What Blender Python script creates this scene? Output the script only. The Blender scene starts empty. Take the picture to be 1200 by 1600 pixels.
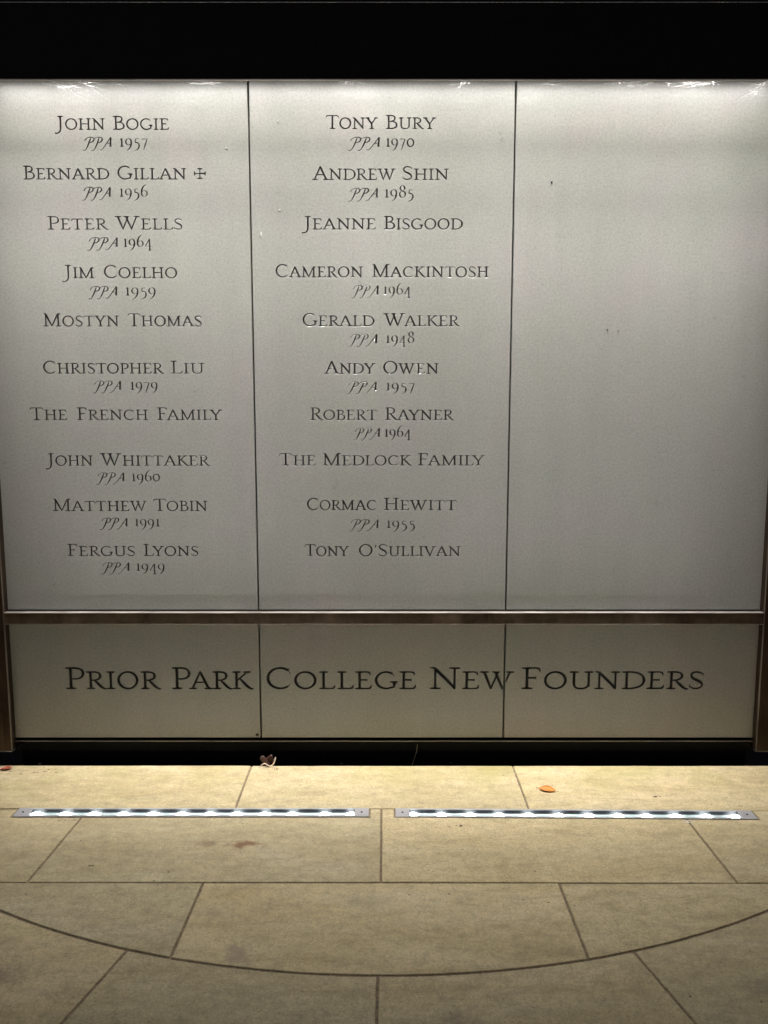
import bpy, bmesh, math, random
import numpy as np
from mathutils import Vector, Matrix
from mathutils.geometry import delaunay_2d_cdt

random.seed(7)
S = bpy.context.scene
COL = S.collection
R = math.radians

# ------------------------------------------------------------------ camera
F_PX, PITCH, CAM_H, CAM_D = 1202.0, 7.0, 1.45, 3.13
cd = bpy.data.cameras.new('camera')
cam = bpy.data.objects.new('camera', cd); COL.objects.link(cam)
cd.sensor_fit = 'VERTICAL'; cd.sensor_height = 36.0; cd.sensor_width = 27.0
cd.lens = F_PX / 1600 * 36.0
cd.clip_start = 0.02; cd.clip_end = 500
cam.location = (0, -CAM_D, CAM_H)
cam.rotation_euler = (R(90 - PITCH), 0, 0)
S.camera = cam

# ------------------------------------------------------------------ night sky
W = bpy.data.worlds.new('World'); S.world = W; W.use_nodes = True
wn = W.node_tree.nodes; wl = W.node_tree.links
bg = wn['Background']
sky = wn.new('ShaderNodeTexSky'); sky.sky_type = 'NISHITA'; sky.sun_disc = False
sky.sun_elevation = R(-4); sky.sun_rotation = R(200)
wl.new(sky.outputs[0], bg.inputs[0]); bg.inputs[1].default_value = 2.1

# ------------------------------------------------------------------ exposure
S.view_settings.view_transform = 'Standard'; S.view_settings.look = 'None'
S.view_settings.gamma = 1; S.view_settings.use_curve_mapping = False
S.view_settings.exposure = 0.0
S.render.engine = 'CYCLES'
S.cycles.use_denoising = True
S.cycles.max_bounces = 8; S.cycles.diffuse_bounces = 5
S.cycles.sample_clamp_indirect = 6

# lamp strengths (the lamps are built further down, in their housings)
WASH_W, WASH_SPREAD, WASH_TILT = 1.08, 160, 0.0       # hidden downlights, broad optics
NARROW_W, NARROW_SPREAD, NARROW_TILT = 1.00, 58, 0.0
MEDIUM_W, MEDIUM_SPREAD, MEDIUM_TILT = .74, 30, 3.3   # hidden downlights, narrow optics
LED_W, LED_GLOW = 5.5, 20.0

# ------------------------------------------------------------------ helpers
def px_ray(px, py):
    x = (px - 600) / F_PX; y = (800 - py) / F_PX; t = R(PITCH)
    return x, math.cos(t) + y * math.sin(t), -math.sin(t) + y * math.cos(t)
def on_wall(px, py, Y=0.0):
    r = px_ray(px, py); k = (Y + CAM_D) / r[1]
    return r[0] * k, CAM_H + r[2] * k
def on_floor(px, py):
    r = px_ray(px, py); k = CAM_H / -r[2]
    return r[0] * k, -CAM_D + r[1] * k

def tag(o, label=None, cat=None, group=None, kind=None):
    if label: o['label'] = label
    if cat: o['category'] = cat
    if group: o['group'] = group
    if kind: o['kind'] = kind
    return o
def empty(name, loc=(0, 0, 0), rz=0, parent=None):
    o = bpy.data.objects.new(name, None); COL.objects.link(o)
    o.location = loc; o.rotation_euler = (0, 0, rz); o.empty_display_size = .1
    if parent: o.parent = parent
    return o
def mesh_obj(name, verts, faces, mat, parent=None, smooth=False, loc=None):
    me = bpy.data.meshes.new(name); me.from_pydata(verts, [], faces); me.validate(); me.update()
    bm = bmesh.new(); bm.from_mesh(me)
    bmesh.ops.remove_doubles(bm, verts=bm.verts, dist=1e-6)
    bm.to_mesh(me); bm.free()
    if smooth:
        for p in me.polygons: p.use_smooth = True
    o = bpy.data.objects.new(name, me); COL.objects.link(o)
    if mat: me.materials.append(mat)
    if parent: o.parent = parent
    if loc: o.location = loc
    return o
def bm_obj(name, bm, mat, parent=None, smooth=False, loc=None):
    me = bpy.data.meshes.new(name); bm.normal_update(); bm.to_mesh(me); bm.free()
    if smooth:
        for p in me.polygons: p.use_smooth = True
    o = bpy.data.objects.new(name, me); COL.objects.link(o)
    if mat: me.materials.append(mat)
    if parent: o.parent = parent
    if loc: o.location = loc
    return o
def bx(bm, x0, x1, y0, y1, z0, z1, bev=0.0):
    b = bmesh.new()
    v = [b.verts.new((x, y, z)) for x in (x0, x1) for y in (y0, y1) for z in (z0, z1)]
    for f in ((0, 1, 3, 2), (4, 6, 7, 5), (0, 4, 5, 1), (2, 3, 7, 6), (0, 2, 6, 4), (1, 5, 7, 3)):
        b.faces.new([v[i] for i in f])
    if bev:
        bmesh.ops.bevel(b, geom=b.edges[:], offset=bev, segments=2, profile=.5, affect='EDGES')
    bmesh.ops.recalc_face_normals(b, faces=b.faces[:])
    t = bpy.data.meshes.new('t'); b.to_mesh(t); b.free(); bm.from_mesh(t); bpy.data.meshes.remove(t)
def box(name, x0, x1, y0, y1, z0, z1, mat, parent=None, bev=0.0):
    bm = bmesh.new(); bx(bm, x0, x1, y0, y1, z0, z1, bev); return bm_obj(name, bm, mat, parent)
def tube(bm, pts, r0, r1=None, n=5):
    r1 = r0 if r1 is None else r1
    rings = []; m = len(pts)
    for i, p in enumerate(pts):
        p = Vector(p)
        d = (Vector(pts[min(i + 1, m - 1)]) - Vector(pts[max(i - 1, 0)])).normalized()
        a = d.cross(Vector((.31, .2, .93))).normalized(); b = d.cross(a)
        r = r0 + (r1 - r0) * i / max(1, m - 1)
        rings.append([bm.verts.new(p + (a * math.cos(2 * math.pi * k / n) + b * math.sin(2 * math.pi * k / n)) * r) for k in range(n)])
    for i in range(m - 1):
        for k in range(n):
            bm.faces.new((rings[i][k], rings[i][(k + 1) % n], rings[i + 1][(k + 1) % n], rings[i + 1][k]))

# ------------------------------------------------------------------ materials
class NT:
    def __init__(s, name):
        s.m = bpy.data.materials.new(name); s.m.use_nodes = True
        s.t = s.m.node_tree; s.n = s.t.nodes; s.l = s.t.links
        s.b = s.n['Principled BSDF']; s.out = s.n['Material Output']
    def node(s, typ, **kw):
        n = s.n.new(typ)
        for k, v in kw.items():
            if k[0] == 'i': n.inputs[int(k[1:])].default_value = v
            else: setattr(n, k, v)
        return n
    def ln(s, a, b): s.l.new(a, b)
    def pos(s, scale=(1, 1, 1)):
        g = s.node('ShaderNodeNewGeometry'); m = s.node('ShaderNodeMapping'); m.inputs['Scale'].default_value = scale
        s.ln(g.outputs['Position'], m.inputs['Vector']); return m.outputs[0]
    def noise(s, vec, scale, detail=4, rough=.55, dist=0):
        n = s.node('ShaderNodeTexNoise'); s.ln(vec, n.inputs['Vector'])
        n.inputs['Scale'].default_value = scale; n.inputs['Detail'].default_value = detail
        n.inputs['Roughness'].default_value = rough; n.inputs['Distortion'].default_value = dist
        return n.outputs['Fac']
    def ramp(s, fac, stops):
        r = s.node('ShaderNodeValToRGB'); s.ln(fac, r.inputs[0]); e = r.color_ramp.elements
        while len(e) < len(stops): e.new(.5)
        for k, (p, c) in enumerate(stops):
            e[k].position = p; e[k].color = (*c, 1) if isinstance(c, tuple) else (c, c, c, 1)
        return r.outputs[0]
    def mix(s, fac, a, b, mode='MIX'):
        n = s.node('ShaderNodeMix', data_type='RGBA', blend_type=mode)
        for v, k in ((fac, 0), (a, 6), (b, 7)):
            if hasattr(v, 'is_linked'): s.ln(v, n.inputs[k])
            else: n.inputs[k].default_value = v if k == 0 else (*v, 1)
        return n.outputs[2]
    def math(s, op, a, b=0.0, c=0.0):
        n = s.node('ShaderNodeMath', operation=op)
        for k, v in enumerate((a, b, c)):
            if hasattr(v, 'is_linked'): s.ln(v, n.inputs[k])
            else: n.inputs[k].default_value = v
        return n.outputs[0]
    def bump(s, h, strength, dist):
        n = s.node('ShaderNodeBump'); n.inputs['Strength'].default_value = strength
        n.inputs['Distance'].default_value = dist; s.ln(h, n.inputs['Height'])
        s.ln(n.outputs[0], s.b.inputs['Normal'])
    def set(s, col=None, rough=None, metal=None, spec=None):
        for v, k in ((col, 'Base Color'), (rough, 'Roughness'), (metal, 'Metallic'), (spec, 'Specular IOR Level')):
            if v is None: continue
            if hasattr(v, 'is_linked'): s.ln(v, s.b.inputs[k])
            else: s.b.inputs[k].default_value = (*v, 1) if isinstance(v, tuple) else v
        return s.m

def wall_stone(name, paint=False):
    n = NT(name); p = n.pos()
    big = n.noise(p, 1.3, 5, .6, .4)
    mid = n.noise(p, 14, 5, .65)
    fine = n.noise(p, 240, 3, .8)
    grit = n.noise(p, 95, 4, .75)
    c = n.ramp(big, [(.3, (.378, .378, .340)), (.55, (.39, .388, .351)), (.75, (.402, .396, .362))])
    c = n.mix(1.0, c, n.ramp(mid, [(.3, .965), (.7, 1.03)]), 'MULTIPLY')
    c = n.mix(1.0, c, n.ramp(fine, [(.3, .72), (.5, 1.0), (.7, 1.24)]), 'MULTIPLY')
    c = n.mix(1.0, c, n.ramp(grit, [(.3, .82), (.5, 1.0), (.7, 1.12)]), 'MULTIPLY')
    hue = n.noise(p, 2.7, 3, .5, .6); hue2 = n.noise(n.pos((11, 1, .9)), 1.0, 4, .6, .2)
    c = n.mix(1.0, c, n.ramp(hue, [(.35, (.975, 1.0, .975)), (.5, (1.0, 1.0, 1.0)), (.65, (1.02, .985, 1.01))]), 'MULTIPLY')
    c = n.mix(1.0, c, n.ramp(hue2, [(.3, .965), (.65, 1.02)]), 'MULTIPLY')
    # a few dark mineral spots
    v = n.node('ShaderNodeTexVoronoi'); n.ln(p, v.inputs['Vector']); v.inputs['Scale'].default_value = 24
    sp = n.math('LESS_THAN', v.outputs['Distance'], .035)
    c = n.mix(n.math('MULTIPLY', sp, .35), c, (.12, .115, .10))
    if paint:
        g = n.node('ShaderNodeNewGeometry'); sx = n.node('ShaderNodeSeparateXYZ'); n.ln(g.outputs['Position'], sx.inputs[0])
        d = n.math('MULTIPLY', sx.outputs[1], 1000.0)          # depth below the stone face in mm
        wob = n.noise(p, 180, 2, .5)
        d = n.math('ADD', d, n.math('MULTIPLY', n.math('SUBTRACT', wob, .5), .5))
        k = n.ramp(n.math('DIVIDE', d, 2.0), [(.135, 0.0), (.20, 1.0)])
        c = n.mix(k, c, n.mix(wob, (.022, .021, .020), (.055, .053, .048)))
    n.set(c, n.ramp(mid, [(.3, .27), (.7, .36)]), 0.0, .8)
    h = n.math('ADD', n.math('MULTIPLY', fine, .6), grit)
    n.bump(h, .5, .0005)
    return n.m

def steel(name, dark, light, rough, streak=True, metal=.75, sc=(60, 60, 2.2)):
    n = NT(name); p = n.pos(sc); q = n.pos()
    a = n.noise(p, 1.0, 5, .7, .3); b = n.noise(q, 3.0, 4, .6)
    c = n.mix(n.ramp(n.math('ADD', n.math('MULTIPLY', a, .6), n.math('MULTIPLY', b, .45)), [(.4, 0.0), (.68, 1.0)]), dark, light)
    n.set(c, n.ramp(a, [(.3, rough - .08), (.7, rough + .12)]), metal, .5)
    n.bump(a, .25, .0006)
    return n.m

def paving_mat():
    n = NT('riven_sandstone'); p = n.pos()
    oi = n.node('ShaderNodeObjectInfo'); rnd = oi.outputs['Random']
    sh = n.node('ShaderNodeVectorMath', operation='ADD'); n.ln(p, sh.inputs[0])
    cmb = n.node('ShaderNodeCombineXYZ'); n.ln(n.math('MULTIPLY', rnd, 31.0), cmb.inputs[0]); n.ln(n.math('MULTIPLY', rnd, 17.0), cmb.inputs[1]); n.ln(cmb.outputs[0], sh.inputs[1])
    q = sh.outputs[0]
    st = n.node('ShaderNodeMapping'); st.inputs['Scale'].default_value = (1.0, 3.4, 1); n.ln(q, st.inputs['Vector'])
    big = n.noise(st.outputs[0], 2.1, 6, .62, .8)
    mid = n.noise(q, 24, 9, .78, .4)
    fine = n.noise(q, 105, 5, .85)
    specks = n.noise(q, 210, 2, .6)
    c0 = None
    c = n.ramp(big, [(.28, (.355, .295, .172)), (.48, (.408, .348, .215)), (.62, (.44, .38, .245)), (.8, (.455, .395, .28))])
    c = n.mix(1.0, c, n.ramp(mid, [(.3, .74), (.5, 1.0), (.7, 1.16)]), 'MULTIPLY')
    c = n.mix(1.0, c, n.ramp(fine, [(.32, .74), (.5, 1.0), (.68, 1.2)]), 'MULTIPLY')
    c = n.mix(1.0, c, n.ramp(specks, [(.28, .55), (.38, 1.0), (.64, 1.0), (.74, 1.35)]), 'MULTIPLY')
    c = n.mix(1.0, c, n.ramp(rnd, [(0, (1.0, .99, .97)), (.5, (1.07, 1.035, .97)), (1, (1.16, 1.11, 1.03))]), 'MULTIPLY')
    bed = n.noise(st.outputs[0], 7.5, 5, .65, 1.2)
    c = n.mix(1.0, c, n.ramp(bed, [(.32, (.86, .85, .86)), (.5, (1.0, 1.0, 1.0)), (.68, (1.09, 1.07, 1.06))]), 'MULTIPLY')
    # yellow-green algae close to the wall
    g = n.node('ShaderNodeNewGeometry'); sx = n.node('ShaderNodeSeparateXYZ'); n.ln(g.outputs['Position'], sx.inputs[0])
    near = n.ramp(n.math('ADD', n.math('MULTIPLY', sx.outputs[1], -1.0), n.math('MULTIPLY', n.math('SUBTRACT', mid, .5), .5)), [(.08, 1.0), (.42, 0.0)])
    alg = n.math('MULTIPLY', near, n.ramp(n.noise(p, 3.2, 4, .6), [(.45, 0.0), (.68, .55)]))
    c = n.mix(alg, c, (.31, .285, .10))
    # brown and violet stains
    nz = n.noise(p, 26, 5, .7)
    for (x, y, rx, ry, col, k) in ((-.475, -.655, .075, .030, (.20, .11, .06), .95), (-.61, -.65, .05, .02, (.22, .15, .09), .7),
                                   (-.40, -1.20, .05, .05, (.22, .17, .15), .45), (-1.02, -1.28, .08, .05, (.17, .13, .115), .5),
                                   (.18, -1.46, .10, .07, (.15, .12, .10), .5), (-.52, -1.02, .06, .03, (.2, .16, .12), .35),
                                   (.98, -1.32, .09, .05, (.15, .12, .10), .4), (-.06, -.97, .10, .05, (.27, .24, .17), .35)):
        m = n.node('ShaderNodeMapping'); m.vector_type = 'TEXTURE'
        m.inputs['Location'].default_value = (x, y, 0); m.inputs['Scale'].default_value = (rx, ry, 1); n.ln(p, m.inputs['Vector'])
        ln_ = n.node('ShaderNodeVectorMath', operation='LENGTH')
        fl = n.node('ShaderNodeVectorMath', operation='MULTIPLY'); fl.inputs[1].default_value = (1, 1, 0); n.ln(m.outputs[0], fl.inputs[0]); n.ln(fl.outputs[0], ln_.inputs[0])
        d = n.math('ADD', ln_.outputs['Value'], n.math('MULTIPLY', n.math('SUBTRACT', nz, .5), 3.2))
        c = n.mix(n.ramp(d, [(.25, k), (1.25, 0.0)]), c, col)
    # pits
    v = n.node('ShaderNodeTexVoronoi'); n.ln(q, v.inputs['Vector']); v.inputs['Scale'].default_value = 9
    pit = n.math('LESS_THAN', v.outputs['Distance'], .03)
    c = n.mix(n.math('MULTIPLY', pit, .8), c, (.06, .045, .03))
    n.set(c, n.ramp(mid, [(.3, .62), (.7, .8)]), 0.0, .3)
    h = n.math('ADD', n.math('ADD', n.math('MULTIPLY', mid, 1.6), n.math('MULTIPLY', fine, .35)), n.math('MULTIPLY', big, 2.0))
    n.bump(h, .6, .0022)
    return n.m

def simple(name, col, rough=.6, metal=0.0, var=.15, scale=120, bump=.2):
    n = NT(name); p = n.pos(); a = n.noise(p, scale, 3, .6)
    c = n.mix(1.0, n.ramp(a, [(.3, 1 - var), (.7, 1 + var)]), col, 'MULTIPLY')
    n.set(c, rough, metal, .5)
    if bump: n.bump(a, bump, .0005)
    return n.m
def emitter(name, col, strength):
    n = NT(name); n.b.inputs['Emission Color'].default_value = (*col, 1); n.b.inputs['Emission Strength'].default_value = strength
    n.b.inputs['Base Color'].default_value = (.8, .8, .8, 1); return n.m

M_STONE = wall_stone('honed_grey_stone'); M_CUT = wall_stone('cut_stone_with_dark_paint', True)
M_BRONZE = steel('brown_weathered_metal', (.070, .048, .032), (.20, .148, .105), .40, sc=(14, 60, 9))
M_POST = steel('dark_brown_metal', (.035, .021, .013), (.10, .065, .042), .45, sc=(38, 60, 3.5))
M_DULL = steel('dull_metal_edge', (.16, .13, .10), (.30, .26, .22), .5, metal=.6, sc=(9, 9, 9))
M_EDGE = steel('lit_metal_edge', (.28, .25, .22), (.50, .46, .42), .42, metal=.6, sc=(9, 9, 9))  # light caught on rail, lip and fascia edges is put into this pale colour
M_BLACK = simple('shaded_black_metal', (.004, .004, .004), .6, 0, .3, 40, .1)  # near-black colour carries the shade of the hood front, recesses and gap
M_BLACK.node_tree.nodes['Principled BSDF'].inputs['Specular IOR Level'].default_value = .18
M_PAVE = paving_mat()
M_MORTAR = simple('sandy_mortar', (.20, .15, .095), .95, 0, .5, 120, .8)
M_FRAME = simple('brushed_stainless', (.40, .39, .40), .5, .35, .06, 300, .1)
M_REFL = simple('satin_reflector', (.74, .78, .80), .42, .35, .04, 60, .05)
M_DARKTRIM = simple('dark_gasket', (.012, .012, .016), .5, 0, .1, 60, 0)
M_LED = emitter('white_led', (1.0, .99, .97), LED_GLOW)
M_WASH = emitter('lamp_diffuser', (1.0, .97, .93), 3.0)

# ------------------------------------------------------------------ ground
gv = [(-150, -150, -.11), (150, -150, -.11), (150, 150, -.11), (-150, 150, -.11)]
tag(mesh_obj('ground', gv, [(0, 1, 2, 3)], simple('dark_soil', (.035, .03, .024), .95, 0, .4, 8, .5)), 'dark earth beyond and below the paving', kind='structure')

CX, CY, CR = 0.0, 1.2747, 2.5536             # the arc joint in the paving
circle = [(CX + CR * math.cos(2 * math.pi * k / 180), CY + CR * math.sin(2 * math.pi * k / 180)) for k in range(180)]
def clip(poly, conv):
    out = poly
    for i in range(len(conv)):
        a, b = conv[i], conv[(i + 1) % len(conv)]
        ins = lambda p: (b[0] - a[0]) * (p[1] - a[1]) - (b[1] - a[1]) * (p[0] - a[0]) >= 0
        res = []
        for j in range(len(out)):
            p, q = out[j], out[(j + 1) % len(out)]
            if ins(p) != ins(q):
                d1 = (b[0] - a[0]) * (p[1] - a[1]) - (b[1] - a[1]) * (p[0] - a[0])
                d2 = (b[0] - a[0]) * (q[1] - a[1]) - (b[1] - a[1]) * (q[0] - a[0])
                t = d1 / (d1 - d2); m = (p[0] + t * (q[0] - p[0]), p[1] + t * (q[1] - p[1]))
            if ins(p): res.append(p)
            if ins(p) != ins(q): res.append(m)
        out = res
        if len(out) < 3: return []
    return out
def inset(poly, d):
    n = len(poly); out = []
    for i in range(n):
        p0, p1, p2 = Vector(poly[i - 1]), Vector(poly[i]), Vector(poly[(i + 1) % n])
        e1 = (p1 - p0); e2 = (p2 - p1)
        if e1.length < 1e-7 or e2.length < 1e-7: continue
        e1.normalize(); e2.normalize()
        n1 = Vector((-e1.y, e1.x)); n2 = Vector((-e2.y, e2.x))
        m = n1 + n2
        if m.length < 1e-5: m = n1
        m = m / max(.35, m.dot(n1))
        out.append(tuple(p1 + m * d))
    return out
def area(poly): return .5 * sum(poly[i - 1][0] * poly[i][1] - poly[i][0] * poly[i - 1][1] for i in range(len(poly)))
def densify(poly, step=.05):
    out = []
    for i in range(len(poly)):
        a, b = Vector(poly[i]), Vector(poly[(i + 1) % len(poly)])
        k = max(1, int((b - a).length / step))
        for j in range(k): out.append(tuple(a.lerp(b, j / k)))
    return out

HOLES = [(-1.358, -.059, -.4695, -.4125), (.045, 1.358, -.4840, -.4180)]
pv, pf = [], []
def prect(x0, x1, y0, y1, z=-.0038):
    k = len(pv); pv.extend([(x0, y0, z), (x1, y0, z), (x1, y1, z), (x0, y1, z)]); pf.append((k, k + 1, k + 2, k + 3))
prect(-4.2, 4.2, -4.0, -.4840); prect(-4.2, 4.2, -.4125, -.056)
prect(-4.2, HOLES[0][0], -.4840, -.4125); prect(HOLES[0][0], HOLES[0][1], -.4840, -.4695); prect(HOLES[0][1], HOLES[1][0], -.4840, -.4125)
prect(HOLES[1][0], HOLES[1][1], -.4180, -.4125); prect(HOLES[1][1], 4.2, -.4840, -.4125)
prect(-4.2, 4.2, -4.0, -.056, -.10)
for (xa, ya, xb, yb) in ((-4.2, -4.0, 4.2, -4.0), (4.2, -4.0, 4.2, -.056), (4.2, -.056, -4.2, -.056), (-4.2, -.056, -4.2, -4.0)):
    k = len(pv); pv.extend([(xa, ya, -.0038), (xb, yb, -.0038), (xb, yb, -.10), (xa, ya, -.10)]); pf.append((k + 3, k + 2, k + 1, k))
pavement = tag(mesh_obj('pavement', pv, pf, M_MORTAR),
               'buff sandstone paving with mortar joints in front of the wall', kind='structure')
def slab(poly, gap=.0036, holes=None):
    if not poly: return
    if area(poly) < 0: poly = poly[::-1]
    base = densify(inset(poly, gap), .04)
    rnd = random.Random(len(COL.objects))
    # chipped, slightly wandering arris
    base = [(x + rnd.uniform(-.0006, .0006), y + rnd.uniform(-.0006, .0006)) for x, y in base]
    top = inset(base, .0016)
    n = len(base); n2 = len(top)
    if n != n2: top = base
    dz = rnd.uniform(-.0008, .0008)
    V = [(x, y, -.05) for x, y in base] + [(x, y, -.002 + dz) for x, y in base] + [(x, y, dz) for x, y in top]
    Fc = []
    for i in range(n):
        j = (i + 1) % n
        Fc.append((i, j, n + j, n + i)); Fc.append((n + i, n + j, 2 * n + j, 2 * n + i))
    Fc.append(tuple(2 * n + i for i in range(n)))
    return mesh_obj('paving_slab', V, Fc, M_PAVE, pavement)

def rect(x0, x1, y0, y1): return [(x0, y0), (x1, y0), (x1, y1), (x0, y1)]
def cut_out(x0, x1, y0, y1):
    slab(clip(rect(x0, x1, y0, y1), circle))
Y1, Y2, Y3 = -.052, -.4135, -.873
slant = lambda x: Y2 if x < .04 else Y2 - .0155 * min(1.3, (x - .04) / 1.32)     # the right half of the joint runs slightly askew
for a, b in ((-2.9, -1.665), (-1.665, -.556), (-.556, .540), (.540, 1.65), (1.65, 2.9)):
    pts = [(a, slant(a))] + ([(.04, Y2)] if a < .04 < b else []) + [(b, slant(b)), (b, Y1), (a, Y1)]
    slab(clip(pts, circle))
LY0 = -.4735
# concave outlines are not clipped: every corner of these lies inside the arc
def raw(poly): slab(poly)
arcx = lambda y: math.sqrt(CR * CR - (y - CY) ** 2)
def arc_pts(xa, xb, k=24, r=CR):
    return [(xa + (xb - xa) * i / k, CY - math.sqrt(r * r - (xa + (xb - xa) * i / k) ** 2)) for i in range(k + 1)]
LX = (-1.3635, -.0535, .0395, 1.3635)
g_ = .0
left_arc = arc_pts(-arcx(Y2), -arcx(Y3), 16)
raw(left_arc + [(-1.122, Y3), (-1.105, LY0), (LX[0], LY0), (LX[0], Y2)])
raw([(-1.122, Y3), (-.0095, Y3), (-.0095, Y2), (LX[1], Y2), (LX[1], LY0), (-1.105, LY0)])
raw([(-.0095, Y3), (1.109, Y3 - .006), (1.100, LY0 - .0145), (LX[2], LY0), (LX[2], Y2), (-.0095, Y2)])
right_arc = arc_pts(arcx(Y3), arcx(Y2), 16)
raw([(1.109, Y3 - .006)] + right_arc + [(LX[3], slant(1.36)), (LX[3], LY0 - .018), (1.100, LY0 - .0145)])
# row 3, cut by the arc
x3 = arcx(Y3)
raw([(-x3, Y3)] + arc_pts(-x3 + .02, -.577, 20) + [(-.567, Y3)])
raw([(-.567, Y3)] + arc_pts(-.577, .552, 26) + [(.549, Y3)])
raw([(.549, Y3 - .003)] + arc_pts(.552, x3 - .02, 20) + [(x3, Y3 - .005)])
# outer rings
def ring(r0, r1, angs):
    for a, b in zip(angs[:-1], angs[1:]):
        k = 14
        inner = [(r0 * math.sin(R(a + (b - a) * i / k)), CY - r0 * math.cos(R(a + (b - a) * i / k))) for i in range(k + 1)]
        outer = [(r1 * math.sin(R(a + (b - a) * i / k)), CY - r1 * math.cos(R(a + (b - a) * i / k))) for i in range(k + 1)]
        p = inner + outer[::-1]
        if max(q[1] for q in p) > Y1: p = [(x, min(y, Y1)) for x, y in p]
        slab(p)
ring(CR, CR + .56, [-58, -47.5, -31.8, -16.0, -.37, 15.5, 31.5, 47, 58])
ring(CR + .56, CR + 1.12, [-56, -42, -25, -8, 8.6, 25.4, 41, 56])

# ------------------------------------------------------------------ lettering: strokes with swelling width, cut as V grooves
T, t_, SF = .158, .104, .098
def bez(p0, p1, p2, p3, ws, n=12):
    out = []
    for i in range(n + 1):
        u = i / n; a = (1 - u) ** 3; b = 3 * u * (1 - u) ** 2; c = 3 * u * u * (1 - u); d = u ** 3
        w = np.interp(u, np.linspace(0, 1, len(ws)), ws)
        out.append((a * p0[0] + b * p1[0] + c * p2[0] + d * p3[0], a * p0[1] + b * p1[1] + c * p2[1] + d * p3[1], w))
    return out
def arc(cx, cy, rx, ry, a0, a1, T=T, t=t_, tilt=12, n=22):
    out = []
    for i in range(n + 1):
        a = R(a0 + (a1 - a0) * i / n); w = t + (T - t) * abs(math.cos(a - R(tilt))) ** 1.6
        out.append((cx + rx * math.cos(a), cy + ry * math.sin(a), w))
    return out
def serif(x, y, l=.15, r=.15, up=1):
    l, r = l * 1.25, r * 1.25
    # a fine horizontal serif whose bracket rises towards the stem
    y = y + up * .03
    return [[(x - l, y, .05), (x - l * .6, y, SF), (x, y, SF * 1.15), (x + r * .6, y, SF), (x + r, y, .05)]]
def stem(x, y0=0., y1=1., w=T, sb=(.15, .15), st=(.15, .15), x1=None):
    x1 = x if x1 is None else x1
    L = lambda k: x + (x1 - x) * k
    pts = [(L(0), y0, w * (1.75 if sb else 1)), (L(.035), y0 + .03, w * 1.3), (L(.1), y0 + .1, w * 1.0), (L(.5), (y0 + y1) / 2, w * .93),
           (L(.9), y1 - .1, w * 1.0), (L(.965), y1 - .03, w * 1.3), (L(1), y1, w * (1.75 if st else 1))]
    if not sb: pts[0] = (L(0), y0, w * .95); pts[1] = (L(.035), y0 + .03, w * .97)
    if not st: pts[-1] = (L(1), y1, w * .95); pts[-2] = (L(.965), y1 - .03, w * .97)
    s = [pts]
    if sb: s += serif(x, y0, *sb, up=1)
    if st: s += serif(x1, y1, *st, up=-1)
    return s
def bar(x0, y0, x1, y1, w=t_): return [[(x0, y0, w), ((x0 + x1) / 2, (y0 + y1) / 2, w * .9), (x1, y1, w)]]
def arm(x0, y, x1, tip, w=t_):      # an arm with a triangular beak
    return [[(x0, y, w * .8), (x1 - .10, y, w * .8), (x1 - .02, y + tip * .15, w * 1.2), (x1 + .01, y + tip * .5, w * .95), (x1 + .025, y + tip, .018)]]

G = {}
def g(ch, adv, *parts):
    s = []
    for p in parts: s += p
    G[ch] = (adv, s)
g('I', .40, stem(.20))
g('H', .96, stem(.20), stem(.76), bar(.2, .52, .76, .52))
g('T', .82, stem(.41, st=None), [[(.01, .74, .03), (.03, .86, .075), (.09, .955, .10), (.2, .965, .09), (.41, .965, .09), (.62, .965, .09), (.73, .955, .10), (.79, .86, .075), (.83, .74, .03)]])
g('L', .66, stem(.20), arm(.2, .025, .62, .24))
g('F', .66, stem(.20), arm(.2, .975, .58, -.22), bar(.2, .52, .47, .52), [[(.47, .64, .02), (.475, .52, .04), (.47, .40, .02)]])
g('E', .72, stem(.20), arm(.2, .975, .60, -.22), arm(.2, .025, .64, .24), bar(.2, .52, .49, .52), [[(.49, .64, .02), (.495, .52, .04), (.49, .40, .02)]])
g('O', .96, [arc(.48, .5, .385, .475, 0, 360, n=40)])
g('D', .92, stem(.20), [bez((.2, .972), (.62, 1.0), (.86, .82), (.86, .5), [t_, t_, T * .8, T * 1.1]) + bez((.86, .5), (.86, .18), (.62, .0), (.2, .028), [T * 1.1, T * .8, t_, t_])[1:]])
g('P', .68, stem(.20, st=(.15, .0)), [bez((.2, .972), (.5, 1.0), (.62, .90), (.62, .72), [t_, t_, T]) + bez((.62, .72), (.62, .53), (.46, .44), (.24, .47), [T, t_, t_ * .7])[1:]])
g('R', .80, stem(.20, st=(.15, .0)), [bez((.2, .972), (.48, 1.0), (.60, .92), (.60, .745), [t_, t_, T]) + bez((.60, .745), (.60, .57), (.44, .49), (.2, .50), [T, t_, t_ * .8])[1:]],
  [[(.36, .50, t_), (.48, .33, T * .95), (.60, .16, T * 1.05), (.70, .05, T * .8), (.80, .0, t_), (.88, .012, .02)]])
g('B', .74, stem(.20, st=(.15, .0), sb=(.15, .0)), [bez((.2, .972), (.46, 1.0), (.56, .92), (.56, .77), [t_, t_, T * .9]) + bez((.56, .77), (.56, .62), (.42, .54), (.2, .54), [T * .9, t_, t_ * .8])[1:]],
  [bez((.3, .54), (.52, .55), (.66, .46), (.66, .28), [t_ * .8, t_, T]) + bez((.66, .28), (.66, .08), (.48, .0), (.2, .028), [T, t_, t_])[1:]])
g('C', .86, [arc(.48, .5, .385, .475, 48, 312, n=34)], [[(.735, .855, .04), (.775, .78, .05), (.79, .67, .018)], [(.735, .145, .05), (.80, .22, .03), (.815, .27, .018)], [(.735, .86, .04), (.785, .93, .03), (.79, .99, .018)]])
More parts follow.
